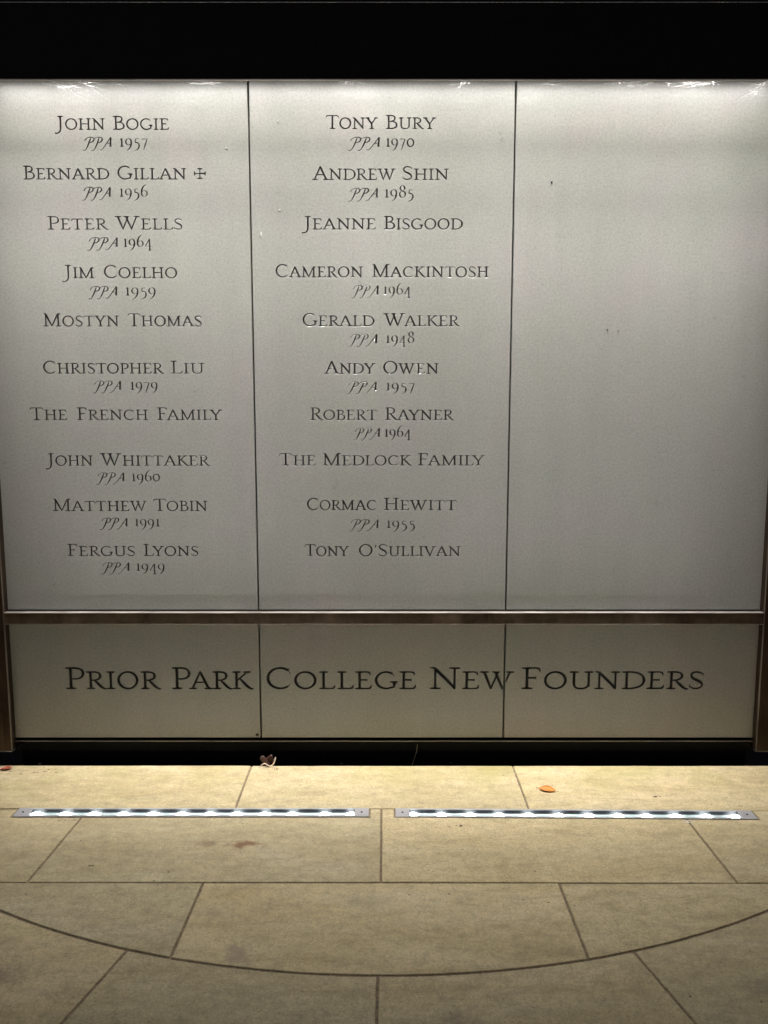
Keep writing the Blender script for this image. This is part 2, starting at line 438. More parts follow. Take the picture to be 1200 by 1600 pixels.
g('G', .94, [arc(.48, .5, .385, .475, 48, 300, n=34)], [[(.735, .855, .04), (.775, .78, .05), (.79, .67, .018)]], [[(.66, .065, t_), (.78, .12, T * .9), (.80, .25, T), (.80, .40, T * 1.4)]], serif(.80, .43, .15, .12, -1))
g('S', .64, [bez((.56, .80), (.52, .95), (.36, .99), (.27, .97), [.03, t_, t_], 8) + bez((.27, .97), (.06, .92), (.06, .64), (.30, .53), [t_, T * .8, T], 10)[1:] + bez((.30, .53), (.62, .38), (.60, .08), (.36, .03), [T * 1.1, T, T * .6, t_], 12)[1:] + bez((.36, .03), (.22, .01), (.10, .08), (.075, .22), [t_, t_, .03], 8)[1:]],
  [[(.555, .98, .018), (.565, .86, .05), (.57, .72, .018)], [(.065, .30, .018), (.07, .17, .05), (.075, .02, .018)]])
g('U', .94, stem(.20, .30, 1, sb=None), stem(.76, .12, 1, w=t_ * 1.35, sb=None), [bez((.2, .34), (.2, .08), (.30, .02), (.47, .02), [T * .95, T * .8, t_]) + bez((.47, .02), (.66, .02), (.76, .12), (.76, .34), [t_, t_, t_ * 1.35])[1:]])
g('A', .92, [[(.10, .02, t_ * 1.1), (.45, 1.0, t_ * 1.15)], [(.43, 1.02, t_ * .8), (.47, .92, T), (.62, .5, T), (.765, .09, T * 1.05), (.79, .0, T * 1.7)]], serif(.11, 0, .13, .15), serif(.79, 0, .16, .15), bar(.24, .38, .66, .38, t_ * .9))
g('V', .90, [[(.12, 1.0, T * 1.6), (.155, .9, T), (.30, .5, T), (.47, -.02, t_ * .9)], [(.45, 0, t_), (.77, .98, t_ * 1.1)]], serif(.13, 1, .15, .16, -1), serif(.78, 1, .15, .13, -1))
g('W', 1.30, [[(.12, 1.0, T * 1.6), (.15, .9, T), (.26, .5, T), (.40, -.02, t_)], [(.38, 0, t_), (.66, .96, t_)], [(.56, 1.0, T * 1.5), (.59, .9, T), (.70, .5, T), (.85, -.02, t_)], [(.83, 0, t_), (1.13, .98, t_ * 1.1)]],
  serif(.13, 1, .15, .15, -1), serif(.58, 1, .13, .13, -1), serif(1.14, 1, .15, .13, -1))
g('M', 1.14, stem(.17, w=t_ * 1.15, st=None), stem(.94, st=(.02, .15)), [[(.14, 1.0, t_), (.19, .92, T), (.35, .5, T), (.55, .0, t_)], [(.54, .02, t_), (.92, .98, t_ * 1.1)], [(.02, .983, .018), (.1, .983, SF), (.2, .983, SF)]])
g('N', 1.0, stem(.19, w=t_ * 1.2, st=None), stem(.80, w=t_ * 1.2, sb=None), [[(.13, 1.0, t_), (.2, .92, T * 1.0), (.5, .5, T * 1.05), (.79, .06, T * .9), (.805, -.02, t_)], [(.0, .983, .018), (.08, .983, SF), (.18, .983, SF)]])
g('Y', .84, stem(.43, 0, .48, st=None), [[(.10, 1.0, T * 1.5), (.14, .92, T), (.27, .70, T), (.43, .45, T)], [(.43, .46, t_), (.74, .98, t_ * 1.1)]], serif(.11, 1, .14, .16, -1), serif(.75, 1, .14, .12, -1))
g('K', .86, stem(.20), [[(.66, .98, t_), (.24, .50, t_ * .9)], [(.34, .60, t_), (.50, .38, T), (.66, .15, T * 1.05), (.76, .05, T * .8), (.86, .0, t_), (.93, .012, .02)]], serif(.67, 1, .16, .12, -1))
g('J', .46, stem(.24, .2, 1, sb=None), [bez((.24, .22), (.24, -.08), (.18, -.22), (-.02, -.27), [T * .95, T * .8, t_]) + [(-.09, -.245, t_ * 1.5), (-.12, -.21, .03)]])
g("'", .30, [[(.17, 1.20, .20), (.16, 1.02, .14), (.10, .84, .06)]])
PL = .085
g('+', .98, [[(.49, .06, .12), (.49, .94, .12)], [(.05, .5, .12), (.93, .5, .12)],
              [(.27, .92, .10), (.49, .91, .15), (.71, .92, .10)], [(.27, .08, .10), (.49, .09, .15), (.71, .08, .10)],
              [(.07, .28, .10), (.08, .5, .15), (.07, .72, .10)], [(.91, .28, .10), (.90, .5, .15), (.91, .72, .10)]])
# old-style figures, x height .62
g('1', .42, stem(.23, 0, .60, st=None, sb=(.12, .12)), [[(.08, .50, .02), (.15, .55, .05), (.24, .64, .07)]])
g('0', .62, [arc(.31, .30, .235, .285, 0, 360, n=30)])
g('9', .58, [arc(.28, .36, .20, .235, 0, 360, t=.045, n=26)], [bez((.475, .42), (.52, .10), (.36, -.20), (.08, -.30), [T * .9, T, t_, .02])])
g('6', .60, [arc(.31, .235, .21, .22, 0, 360, t=.045, n=26)], [bez((.105, .20), (.06, .52), (.24, .84), (.50, .93), [T * .9, T, t_, .02])])
g('5', .54, [[(.18, .58, t_), (.15, .32, t_)]], [[(.17, .575, .06), (.36, .575, .07), (.46, .60, .02)]], [bez((.15, .30), (.36, .36), (.46, .20), (.44, .05), [t_, T * .7, T]) + bez((.44, .05), (.42, -.16), (.26, -.26), (.05, -.29), [T, t_, .02])[1:]])
g('7', .56, [[(.07, .46, .02), (.09, .55, .06), (.16, .575, .075), (.48, .575, .06)]], [[(.485, .57, t_), (.33, .15, T * .8), (.22, -.28, T * .9)]])
g('4', .60, [[(.40, .60, t_), (.06, .05, t_ * .9)], [(.05, .045, .06), (.56, .045, .055)]], stem(.40, -.28, .60, w=T * .9, sb=(.1, .1), st=None))
g('8', .60, [arc(.31, .71, .16, .185, 0, 360, t=.05, n=24), arc(.31, .25, .205, .235, 0, 360, t=.05, n=26)])
# swash italic capitals for the year lines
def it(L): return [[(x + .22 * y, y, w * 1.65) for (x, y, w) in s] for s in L]
swP = it([bez((.42, .66), (.36, .30), (.30, .05), (.20, -.16), [.05, .075, .07, .045]) + bez((.20, -.16), (.12, -.30), (.0, -.30), (-.06, -.22), [.045, .035, .05])[1:],
          bez((-.02, .40), (-.04, .62), (.20, .72), (.46, .70), [.05, .03, .045]) + bez((.46, .70), (.80, .68), (.80, .34), (.40, .30), [.045, .075, .04])[1:]])
swA = it([bez((.60, .72), (.42, .40), (.22, .0), (.10, -.14), [.045, .045, .04]) + bez((.10, -.14), (.0, -.26), (-.10, -.26), (-.14, -.18), [.04, .03, .045])[1:],
          [(.58, .72, .04), (.62, .60, .09), (.66, .30, .085), (.70, .0, .11)], [(.60, .015, .02), (.7, .017, .035), (.82, .017, .02)], [(.30, .26, .04), (.66, .26, .04)]])
G['p'] = (.80, swP); G['a'] = (.95, swA)

KERN = {('A', 'V'): -.1, ('L', 'Y'): -.12, ('A', 'Y'): -.1, ('R', 'A'): -.02, ('F', 'A'): -.1, ('P', 'A'): -.08, ('T', 'O'): -.05, ('L', 'L'): .02, ('p', 'p'): -.12, ('p', 'a'): -.05, ('W', 'A'): -.1, ('A', 'W'): -.08}
def layout(word, xa, xb, base, cap, small=.82, case=True, wmul=1.0):
    """strokes of one word, fitted between xa and xb on the baseline, in metres"""
    pen = 0; out = []
    for i, ch in enumerate(word):
        adv, st = G[ch]
        k = small if (case and not (i == 0 or (ch == 'S' and word[i - 1] == "'"))) else 1.0
        if i: pen += KERN.get((word[i - 1], ch), 0) * k + .025
        wk = wmul * (1.0 if k == 1 else 1.02)
        for s in st: out.append([(pen + x * k, y * k, w * wk * (k if k == 1 else .9)) for x, y, w in s])
        pen += adv * k
    lo = min(x - w * .3 for s in out for x, y, w in s); hi = max(x + w * .3 for s in out for x, y, w in s)
    sx = (xb - xa) / (hi - lo)
    return [[(xa + (x - lo) * sx, base + y * cap, w * cap) for x, y, w in s] for s in out]

ARRIS = .00055        # softened edge of the cut, metres
def ribbon(s):
    P = np.array([(x, y) for x, y, w in s]); Wd = np.array([w for x, y, w in s])
    keep = [0]
    for i in range(1, len(P)):
        if np.linalg.norm(P[i] - P[keep[-1]]) > 2e-4: keep.append(i)
    P, Wd = P[keep], Wd[keep]
    d = np.zeros_like(P); d[1:-1] = P[2:] - P[:-2]; d[0] = P[1] - P[0]; d[-1] = P[-1] - P[-2]
    if np.linalg.norm(P[0] - P[-1]) < 1e-3: d[0] = d[-1] = P[1] - P[-2]
    d /= np.linalg.norm(d, axis=1)[:, None] + 1e-12
    N = np.c_[-d[:, 1], d[:, 0]]
    Wd = Wd + ARRIS * .6
    H = np.maximum(Wd / 2 - ARRIS, Wd * .28)
    return P, P + N * Wd[:, None] / 2, P - N * Wd[:, None] / 2, P + N * H[:, None], P - N * H[:, None]

def cut(strokes, rects, x_all, z0, z1):
    """constrained triangulation of a strip of stone face and its grooves.
    rects: list of (xa, xb) panel faces inside the strip. returns [(face_verts, face_tris, groove_verts, groove_tris)] per rect"""
    V = []; E = []
    quads = []
    def add(p): V.append(Vector((p[0] * 1000, p[1] * 1000))); return len(V) - 1
    for (xa, xb) in rects:
        i = [add(p) for p in ((xa, z0), (xb, z0), (xb, z1), (xa, z1))]
        E += [(i[0], i[1]), (i[1], i[2]), (i[2], i[3]), (i[3], i[0])]
    for s in strokes:
        P, A, B, AI, BI = ribbon(s)
        c = [add(p) for p in P]; a = [add(p) for p in A]; b = [add(p) for p in B]; ai = [add(p) for p in AI]; bi = [add(p) for p in BI]; n = len(P)
        for i in range(n - 1):
            E += [(a[i], a[i + 1]), (b[i], b[i + 1]), (c[i], c[i + 1]), (ai[i], ai[i + 1]), (bi[i], bi[i + 1])]
            quads.append([A[i], A[i + 1], B[i + 1], B[i]])
        E += [(a[0], ai[0]), (ai[0], c[0]), (c[0], bi[0]), (bi[0], b[0]), (a[-1], ai[-1]), (ai[-1], c[-1]), (c[-1], bi[-1]), (bi[-1], b[-1])]
    v, e, f, *_ = delaunay_2d_cdt(V, E, [], 0, 1e-3)
    v = np.array([(p.x, p.y) for p in v]) / 1000
    f = np.array([t for t in f if len(t) == 3])
    cen = v[f].mean(1)
    inside = np.zeros(len(f), bool)
    for q in quads:
        q = np.array(q)
        mn, mx = q.min(0), q.max(0)
        idx = np.where((cen[:, 0] >= mn[0]) & (cen[:, 0] <= mx[0]) & (cen[:, 1] >= mn[1]) & (cen[:, 1] <= mx[1]) & ~inside)[0]
        if not len(idx): continue
        pts = cen[idx]
        for tri in ((0, 1, 2), (0, 2, 3)):
            p0, p1, p2 = q[list(tri)]
            cr = lambda a, b: (b[0] - a[0]) * (pts[:, 1] - a[1]) - (b[1] - a[1]) * (pts[:, 0] - a[0])
            s1, s2, s3 = cr(p0, p1), cr(p1, p2), cr(p2, p0)
            m = ((s1 >= 0) & (s2 >= 0) & (s3 >= 0)) | ((s1 <= 0) & (s2 <= 0) & (s3 <= 0))
            inside[idx[m]] = True
    # outline edges of the union
    cnt = {}
    for fi in np.where(inside)[0]:
        t = f[fi]
        for a, b in ((t[0], t[1]), (t[1], t[2]), (t[2], t[0])):
            k = (min(a, b), max(a, b)); cnt[k] = cnt.get(k, 0) + 1
    be = np.array([k for k, c in cnt.items() if c == 1])
    bset = set(be.ravel().tolist())
    depth = np.zeros(len(v))
    used = [i for i in set(f[inside].ravel().tolist()) if i not in bset]
    A, B = v[be[:, 0]], v[be[:, 1]]; AB = B - A; L2 = (AB ** 2).sum(1) + 1e-18
    for i in used:
        u = np.clip(((v[i] - A) * AB).sum(1) / L2, 0, 1)
        depth[i] = np.sqrt((((A + AB * u[:, None]) - v[i]) ** 2).sum(1).min())
    depth = np.where(depth < ARRIS, depth * .7, ARRIS * .7 + (depth - ARRIS) * 1.8)
    out = []
    for (xa, xb) in rects:
        inr = (cen[:, 0] > xa) & (cen[:, 0] < xb) & (cen[:, 1] > z0) & (cen[:, 1] < z1)
        def sub(mask):
            ff = f[mask]; ids = np.unique(ff); mp = {k: j for j, k in enumerate(ids)}
            return [(v[k][0], depth[k], v[k][1]) for k in ids], [tuple(mp[k] for k in t) for t in ff]
        out.append((*sub(inr & ~inside), *sub(inr & inside)))
    return out

# ------------------------------------------------------------------ the memorial wall
wall = tag(empty('memorial_wall'), 'grey stone memorial wall of six engraved panels in a dark metal frame', 'memorial wall')
J1, J2, XE = (-.5222, .5070, 1.600)
ZU = on_wall(600, 953.0)[1]
JG = .0032
ZB, ZM0, ZM1, ZT = .0985, .5985, ZU, 2.90
cols = [(-XE, J1 - JG), (J1 + JG, J2 - JG), (J2 + JG, XE)]
BV = .0022
def panel(x0, x1, z0, z1, strips, label):
    """strips: list of (za, zb, [(fv, ft, gv, gt)]) inside the face"""
    V = []; Fc = []
    def quad(a, b, c, d):
        k = len(V); V.extend([a, b, c, d]); Fc.append((k, k + 1, k + 2, k + 3))
    a0, a1, b0, b1 = x0 + BV, x1 - BV, z0 + BV, z1 - BV
    zc = b0
    for (za, zb, res) in sorted(strips, key=lambda s: s[0]):
        if za - zc > 1e-6: quad((a0, 0, zc), (a1, 0, zc), (a1, 0, za), (a0, 0, za))
        fv, ft = res[0], res[1]
        k = len(V); V.extend([(p[0], 0, p[2]) for p in fv]); Fc.extend([tuple(k + i for i in t) for t in ft])
        zc = zb
    quad((a0, 0, zc), (a1, 0, zc), (a1, 0, b1), (a0, 0, b1))
    F = [(a0, 0, b0), (a1, 0, b0), (a1, 0, b1), (a0, 0, b1)]
    O = [(x0, BV, z0), (x1, BV, z0), (x1, BV, z1), (x0, BV, z1)]
    D = [(x, .04, z) for x, _, z in O]
    for i in range(4):
        j = (i + 1) % 4
        quad(O[i], O[j], F[j], F[i]); quad(D[i], D[j], O[j], O[i])
    quad(D[3], D[2], D[1], D[0])
    o = mesh_obj('stone_panel', V, Fc, M_STONE, wall)
    o['label'] = label
    return o

names = [  # words with their extents in photo pixels, baseline
 [0, 202.7, ('JOHN', 85, 165), ('BOGIE', 176, 264)], [0, 280.3, ('BERNARD', 36, 171), ('GILLAN', 184, 292), ('+', 303, 322)],
 [0, 358.7, ('PETER', 74, 170), ('WELLS', 179, 285)], [0, 434.7, ('JIM', 97, 148), ('COELHO', 163, 277)],
 [0, 510, ('MOSTYN', 67, 187), ('THOMAS', 200, 315)], [0, 583.7, ('CHRISTOPHER', 68, 257), ('LIU', 266, 320)],
 [0, 656.3, ('THE', 47, 105), ('FRENCH', 120, 232), ('FAMILY', 245, 348)], [0, 727.6, ('JOHN', 71, 146), ('WHITTAKER', 155.6, 329)],
 [0, 798.3, ('MATTHEW', 82, 231), ('TOBIN', 240, 325)], [0, 868.7, ('FERGUS', 105, 211), ('LYONS', 224, 310)],
 [1, 201.3, ('TONY', 509, 591), ('BURY', 602, 682)], [1, 281, ('ANDREW', 487, 619), ('SHIN', 629, 702)],
 [1, 358.5, ('JEANNE', 471, 587), ('BISGOOD', 599, 723)], [1, 433.4, ('CAMERON', 431, 568), ('MACKINTOSH', 580, 764)],
 [1, 509.7, ('GERALD', 473, 585), ('WALKER', 598, 719)], [1, 584, ('ANDY', 506, 587), ('OWEN', 599, 686)],
 [1, 656.4, ('ROBERT', 484, 590), ('RAYNER', 601, 710)], [1, 727.3, ('THE', 436, 493), ('MEDLOCK', 503, 644), ('FAMILY', 652, 758)],
 [1, 797, ('CORMAC', 480, 588), ('HEWITT', 599, 714)], [1, 869, ('TONY', 476, 546), ("O'SULLIVAN", 561, 720)]]
years = [[0, 229.3, 129, 175, '1957', 187, 231], [0, 307.3, 128, 174, '1956', 187, 231], [0, 385.7, 136, 185, '1964', 193, 237.5],
 [0, 461.7, 138, 184, '1959', 196, 243], [0, 609, 145, 190, '1979', 204, 246], [0, 752, 150, 195, '1960', 206, 250],
 [0, 822.5, 156, 200, '1991', 211, 250], [0, 892, 158, 203, '1949', 213, 257],
 [1, 229.3, 544, 594, '1970', 603, 647], [1, 308.8, 544, 591, '1985', 601, 646], [1, 460.3, 549, 592, '1964', 599, 642],
 [1, 536.3, 544, 590, '1948', 603, 647], [1, 610.5, 541, 589, '1957', 603, 648], [1, 682.6, 552, 594, '1964', 601, 642],
 [1, 825, 545, 592, '1955', 604, 648]]
CAPM = .0500
lines = {0: [], 1: []}
for row in names:
    c = row[0]; x0, x1 = cols[c]
    base = on_wall(200, row[1])[1]; st = []
    for (w, a, b) in row[2:]:
        k = .86 if w == '+' else 1.0
        st += layout(w, on_wall(a, row[1])[0], on_wall(b, row[1])[0], base, CAPM * k)
    low = base - .36 * CAPM
    for (cy, y, a, b, yr, a2, b2) in years:
        if cy == c and 0 < y - row[1] < 35:
            yb = on_wall(200, y)[1]
            st += layout('ppa', on_wall(a, y)[0], on_wall(b, y)[0], yb, CAPM, case=False)
            st += layout(yr, on_wall(a2, y)[0], on_wall(b2, y)[0], yb, CAPM, case=False, wmul=.86)
            low = yb - .40 * CAPM
    hi = base + 1.10 * CAPM
    lines[c].append((low, hi, cut(st, [(x0 + BV, x1 - BV)], None, low, hi)[0]))
up_lab = ['tall upper panel on the left, engraved with ten names', 'tall upper panel in the middle, engraved with ten names', 'tall blank upper panel on the right without names']
for c in range(3):
    strips = lines.get(c, [])
    p = panel(cols[c][0], cols[c][1], ZM1, ZT, strips, up_lab[c])
    for (_, _, r) in sorted(strips, key=lambda s: -s[0]):
        mesh_obj('inscription', r[2], r[3], M_CUT, p)
# heading across the three lower panels
HY = 1076.3; hb = on_wall(600, HY)[1]; HC = .0935
hs = []
for w, a, b in (('PRIOR', 102, 253), ('PARK', 268, 397), ('COLLEGE', 417, 650), ('NEW', 670, 804), ('FOUNDERS', 813, 1098)):
    hs += layout(w, on_wall(a, HY)[0], on_wall(b, HY)[0], hb, HC, small=.81, wmul=.90)
ARRIS = .0010
res = cut(hs, [(a + BV, b - BV) for a, b in cols], None, hb - .35 * HC, hb + 1.1 * HC)
lo_lab = ['low left panel with the first two heading words', 'low middle panel with the middle of the heading', 'low right panel with the last heading word']
for c in range(3):
    p = panel(cols[c][0], cols[c][1], ZB, ZM0, [(hb - .35 * HC, hb + 1.1 * HC, res[c])], lo_lab[c])
    mesh_obj('inscription', res[c][2], res[c][3], M_CUT, p)

# backing, plinth, frame
box('backing', -1.60, 1.60, .042, .06, .02, 2.90, M_BLACK, wall)
box('plinth', -1.60, 1.60, .12, .22, -.108, .09, M_BLACK, wall)
box('core', -1.62, 1.62, .062, .30, .092, 2.93, M_BLACK, wall)
FY = -.040
RZ1, RZ0 = on_wall(600, 957.5, FY)[1], on_wall(600, 975.0, FY)[1]
PX, PZ = -on_wall(16.5, 1150, FY)[0], on_wall(17, 1174, FY)[1]
# middle rail: bronze front, paler top edge with the caught light in its colour
box('rail', -PX + .003, PX - .003, FY, .038, RZ0, RZ1 - .0027, M_BRONZE, wall, .0008)
box('rail_edge', -PX + .003, PX - .003, FY - .001, FY + .024, RZ1 - .0025, RZ1, M_EDGE, wall, .0005)
box('rail_shelf', -PX + .003, PX - .003, FY + .0245, -.003, RZ1 - .0025, RZ1 - .0008, M_BLACK, wall)
box('rail_lip', -PX + .003, PX - .003, FY - .001, FY + .003, RZ0 - .0022, RZ0 - .0002, M_DULL, wall, .0004)
box('bottom_lip', -PX + .003, PX - .003, -.012, -.004, .0868, .0895, M_EDGE, wall, .0005)
box('bottom_shelf', -PX + .003, PX - .003, -.0035, .040, .0850, .0880, M_BLACK, wall)
for s in (-1, 1):
    a, b = sorted((s * (PX + .0005), s * 1.70))
    box('side_post', a, b, FY, .30, PZ + .0025, 2.64, M_POST, wall, .001)
    a, b = sorted((s * (PX - .0026), s * (PX + .0003)))
    box('post_edge', a, b, FY - .001, FY + .008, PZ + .0003, 2.64, M_DULL, wall, .0005)
    box('post_return', *sorted((s * (PX - .0022), s * (PX + .0003))), FY + .0085, .001, PZ + .0003, 2.64, M_POST, wall)
    a, b = sorted((s * (PX - .0026), s * 1.70))
    box('post_foot', a, b, FY - .001, .29, PZ - .0020, PZ, M_DULL, wall, .0005)
# hood over the panels; the lamps sit inside it
HYF = -.240
HZ0, HZ1 = on_wall(600, 124.5, HYF)[1], on_wall(600, 3.0, HYF)[1]
box('fascia', -1.72, 1.72, HYF, HYF + .004, HZ0 + .0025, HZ1 - .0025, M_BLACK, wall)
box('fascia_edge', -1.72, 1.72, HYF - .002, HYF + .010, HZ0 - .001, HZ0 + .0023, M_EDGE, wall, .0005)
box('fascia_edge', -1.72, 1.72, HYF - .002, HYF + .010, HZ1 - .0023, HZ1, M_EDGE, wall, .0005)
box('hood_top', -1.72, 1.72, HYF + .0105, .30, HZ1 - .014, HZ1 - .004, M_BLACK, wall)
for s in (-1, 1):
    a, b = sorted((s * 1.7005, s * 1.72))
    box('hood_end', a, b, HYF + .0105, .30, HZ0, HZ1 - .016, M_BLACK, wall)
box('coping', -1.76, 1.76, -.06, .34, HZ1 + .02, HZ1 + .10, M_BLACK, wall, .003)
box('coping_spacer', -1.70, 1.70, -.02, .30, HZ1 - .003, HZ1 + .019, M_BLACK, wall)

# hidden linear downlight in the hood
LZ = HZ0 + .118; LYW = -.156
lamp = tag(empty('linear_downlight', (0, LYW, LZ)), 'long linear downlight tucked inside the black hood above the panels', 'lamp')
hb_ = bmesh.new(); bx(hb_, -1.58, 1.58, -.022, .022, .012, .05); bm_obj('housing', hb_, M_BLACK, lamp)
NW = 14
for i in range(NW):
    x = -1.56 + 3.12 * (i + .5) / NW
    wgt = 1.0
    for (nm, wt, spr, tilt, dy) in (('wash_light', WASH_W, WASH_SPREAD, WASH_TILT, -.006), ('narrow_light', NARROW_W, NARROW_SPREAD, NARROW_TILT, .006),
                                     ('medium_light', MEDIUM_W, MEDIUM_SPREAD, MEDIUM_TILT, .0)):
        L = bpy.data.lights.new(nm, 'AREA'); L.shape = 'RECTANGLE'; L.size = .215; L.size_y = .007
        L.spread = R(spr); L.energy = wt * (1 + .10 * math.sin(i * 2.3)); L.color = (1.0, .968, .935)
        o = bpy.data.objects.new(nm, L); COL.objects.link(o); o.parent = lamp
        o.location = (x, dy * 1.5, .008); o.rotation_euler = (R(tilt), 0, 0)
    db = bmesh.new(); bx(db, x - .09, x + .09, -.014, .014, .0095, .0115); bm_obj('diffuser', db, M_WASH, lamp)

# ------------------------------------------------------------------ ground lights
def glass():
    n = NT('clear_cover_glass'); n.n.remove(n.b)
    tr = n.node('ShaderNodeBsdfTransparent'); tr.inputs[0].default_value = (.93, .97, .97, 1)
    gl = n.node('ShaderNodeBsdfGlossy'); gl.inputs['Roughness'].default_value = .08
    mx = n.node('ShaderNodeMixShader'); mx.inputs[0].default_value = .06
    n.ln(tr.outputs[0], mx.inputs[1]); n.ln(gl.outputs[0], mx.inputs[2]); n.ln(mx.outputs[0], n.out.inputs[0]); return n.m
M_GLASS = glass()
def ground_light(x0, x1, yc, rz, label, lenses):
    cx = (x0 + x1) / 2; w = (x1 - x0) / 2; d = .0305
    root = tag(empty('ground_light', (cx, yc, 0), rz), label, 'ground light', 'linear lights set into the paving')
    e = .052 if True else 0
    tin = .0235; ex = w - e
    bm = bmesh.new()
    bx(bm, -w, w, tin, d, -.012, .0022, .0006); bx(bm, -w, w, -d, -tin, -.012, .0022, .0006)
    bx(bm, -w, -ex, -tin - .0002, tin + .0002, -.012, .0021); bx(bm, ex, w, -tin - .0002, tin + .0002, -.012, .0021)
    bm_obj('frame', bm, M_FRAME, root)
    bm = bmesh.new(); bx(bm, -w + .002, w - .002, -d + .002, d - .002, -.06, -.052)
    bx(bm, -w + .002, w - .002, tin - .002, tin - .0002, -.05, -.0004); bx(bm, -ex + .0002, -ex + .002, -tin + .002, tin - .003, -.05, -.0004); bx(bm, ex - .002, ex - .0002, -tin + .002, tin - .003, -.05, -.0004)
    bm_obj('trough', bm, M_DARKTRIM, root)
    # curved reflector
    V = []; Fc = []; K = 10
    for i in range(K + 1):
        a = math.pi * i / K; yy = -math.cos(a) * (tin - .0022); zz = -.0118 - .0045 * math.sin(a) ** .8
        V += [(-ex + .003, yy, zz), (ex - .003, yy, zz)]
    for i in range(K): Fc.append((2 * i, 2 * i + 1, 2 * i + 3, 2 * i + 2))
    mesh_obj('reflector', V, Fc, M_REFL, root, True)
    bm = bmesh.new(); bx(bm, -ex + .0005, ex - .0005, -tin + .0005, tin - .0005, -.0036, -.0012); bm_obj('cover_glass', bm, M_GLASS, root)
    for s in (-1, 1):
        bm = bmesh.new()
        bmesh.ops.create_cone(bm, cap_ends=True, segments=14, radius1=.0042, radius2=.0036, depth=.0014)
        b2 = bmesh.new(); bx(b2, -.0030, .0030, -.0006, .0006, .0006, .0011); tmp = bpy.data.meshes.new('t'); b2.to_mesh(tmp); b2.free(); bm.from_mesh(tmp)
        o = bm_obj('screw', bm, M_DARKTRIM, root); o.location = (s * (w - .026), 0, .0028)
    for k, lx in enumerate(lenses):
        bm = bmesh.new(); bmesh.ops.create_uvsphere(bm, u_segments=20, v_segments=10, radius=1)
        bmesh.ops.scale(bm, verts=bm.verts, vec=(.0185, .0150, .0052))
        o = bm_obj('led', bm, M_LED, root, True); o.location = (lx - cx, .0035, -.0095)
        L = bpy.data.lights.new('led_beam', 'SPOT'); L.energy = LED_W; L.spot_size = R(51); L.spot_blend = 1.0; L.shadow_soft_size = .003; L.color = (.97, .98, 1.0)
        q = bpy.data.objects.new('led_beam', L); COL.objects.link(q); q.parent = root; q.location = (lx - cx, .0035, -.0005)
        q.rotation_euler = (R(180 + 0), 0, 0)
        q.rotation_euler = (R(180 - 10.0), 0, 0)
    return root
lp = [55, 100, 145, 191, 237, 283, 327, 369, 413, 456, 507, 549]
rp = [645, 690, 735, 780, 826, 873, 920, 966, 1010, 1056, 1103, 1147]
fx = lambda p: on_floor(p, 1270)[0]
ground_light(LX[0] + .003, LX[1] - .003, -.4415, 0, 'long steel ground light with a dozen glowing leds, left of the middle paving joint', [fx(p) for p in lp])
ground_light(LX[2] + .003, LX[3] - .003, -.4515, R(-.72), 'long steel ground light with a dozen glowing leds, nearest the orange leaf', [fx(p) for p in rp])

# ------------------------------------------------------------------ leaves, cobwebs, specks
M_ORANGE = simple('orange_dry_leaf', (.62, .23, .03), .6, 0, .25, 150, .4)
M_BROWN = simple('dark_brown_leaf', (.055, .022, .014), .5, 0, .3, 150, .4)
M_PALE = simple('pale_leaf_rim', (.62, .50, .38), .6, 0, .2, 150, .2)
M_WEB = simple('grey_cobweb_silk', (.5, .5, .49), .6, 0, .1, 200, 0)
M_DROP = simple('chalky_droppings', (.60, .60, .56), .8, 0, .2, 300, .2)
M_CRUMB = simple('dark_crumbs', (.10, .06, .035), .9, 0, .3, 300, .3)
def leaf(name, length, width, mat, curl, stem_mat, loc, rot, lift=0.0, thick=.0006, notch=0.0):
    K, Q = 16, 6; V = []; Fc = []
    for side in (0, 1):
        for i in range(K + 1):
            u = i / K; hw = width * .5 * (math.sin(math.pi * min(1, u * .96 + .02)) ** .85) * (1 + .05 * math.sin(u * 21))
            for j in range(-Q, Q + 1):
                v = j / Q
                z = curl * (v * v) * math.sin(math.pi * u) + lift * (u - .5) ** 2 * 4 + .0012 * math.cos(v * 9 + u * 7) * math.sin(math.pi * u) + .001
                V.append(((u - .5) * length, v * hw + notch * math.sin(u * 3.1) * .2, z + (0 if side == 0 else thick)))
    n = (K + 1) * (2 * Q + 1); m = 2 * Q + 1
    for i in range(K):
        for j in range(2 * Q):
            a = i * m + j
            Fc.append((a, a + m, a + m + 1, a + 1)); Fc.append((n + a, n + a + 1, n + a + m + 1, n + a + m))
    rim = [(i * m) for i in range(K + 1)] + [K * m + j for j in range(1, 2 * Q + 1)] + [i * m + 2 * Q for i in range(K - 1, -1, -1)] + [j for j in range(2 * Q - 1, 0, -1)]
    for a, b in zip(rim, rim[1:] + rim[:1]): Fc.append((a, b, n + b, n + a))
    root = empty(name, loc); root.rotation_euler = rot
    mesh_obj('leaf_blade', V, Fc, mat, root, True)
    bm = bmesh.new()
    tube(bm, [((u - .5) * length, .0, .0014 + thick + lift * (u - .5) ** 2 * 4) for u in np.linspace(-.16, .85, 9)], .0008, .0003)
    bm_obj('leaf_stalk', bm, stem_mat, root)
    return root
lx, ly = on_floor(855, 1235)
tag(leaf('fallen_leaf', .066, .036, M_ORANGE, .007, M_ORANGE, (lx, ly, .001), (R(8), 0, R(-14)), .004), 'small orange autumn leaf lying on the paving behind the right light', 'leaf')
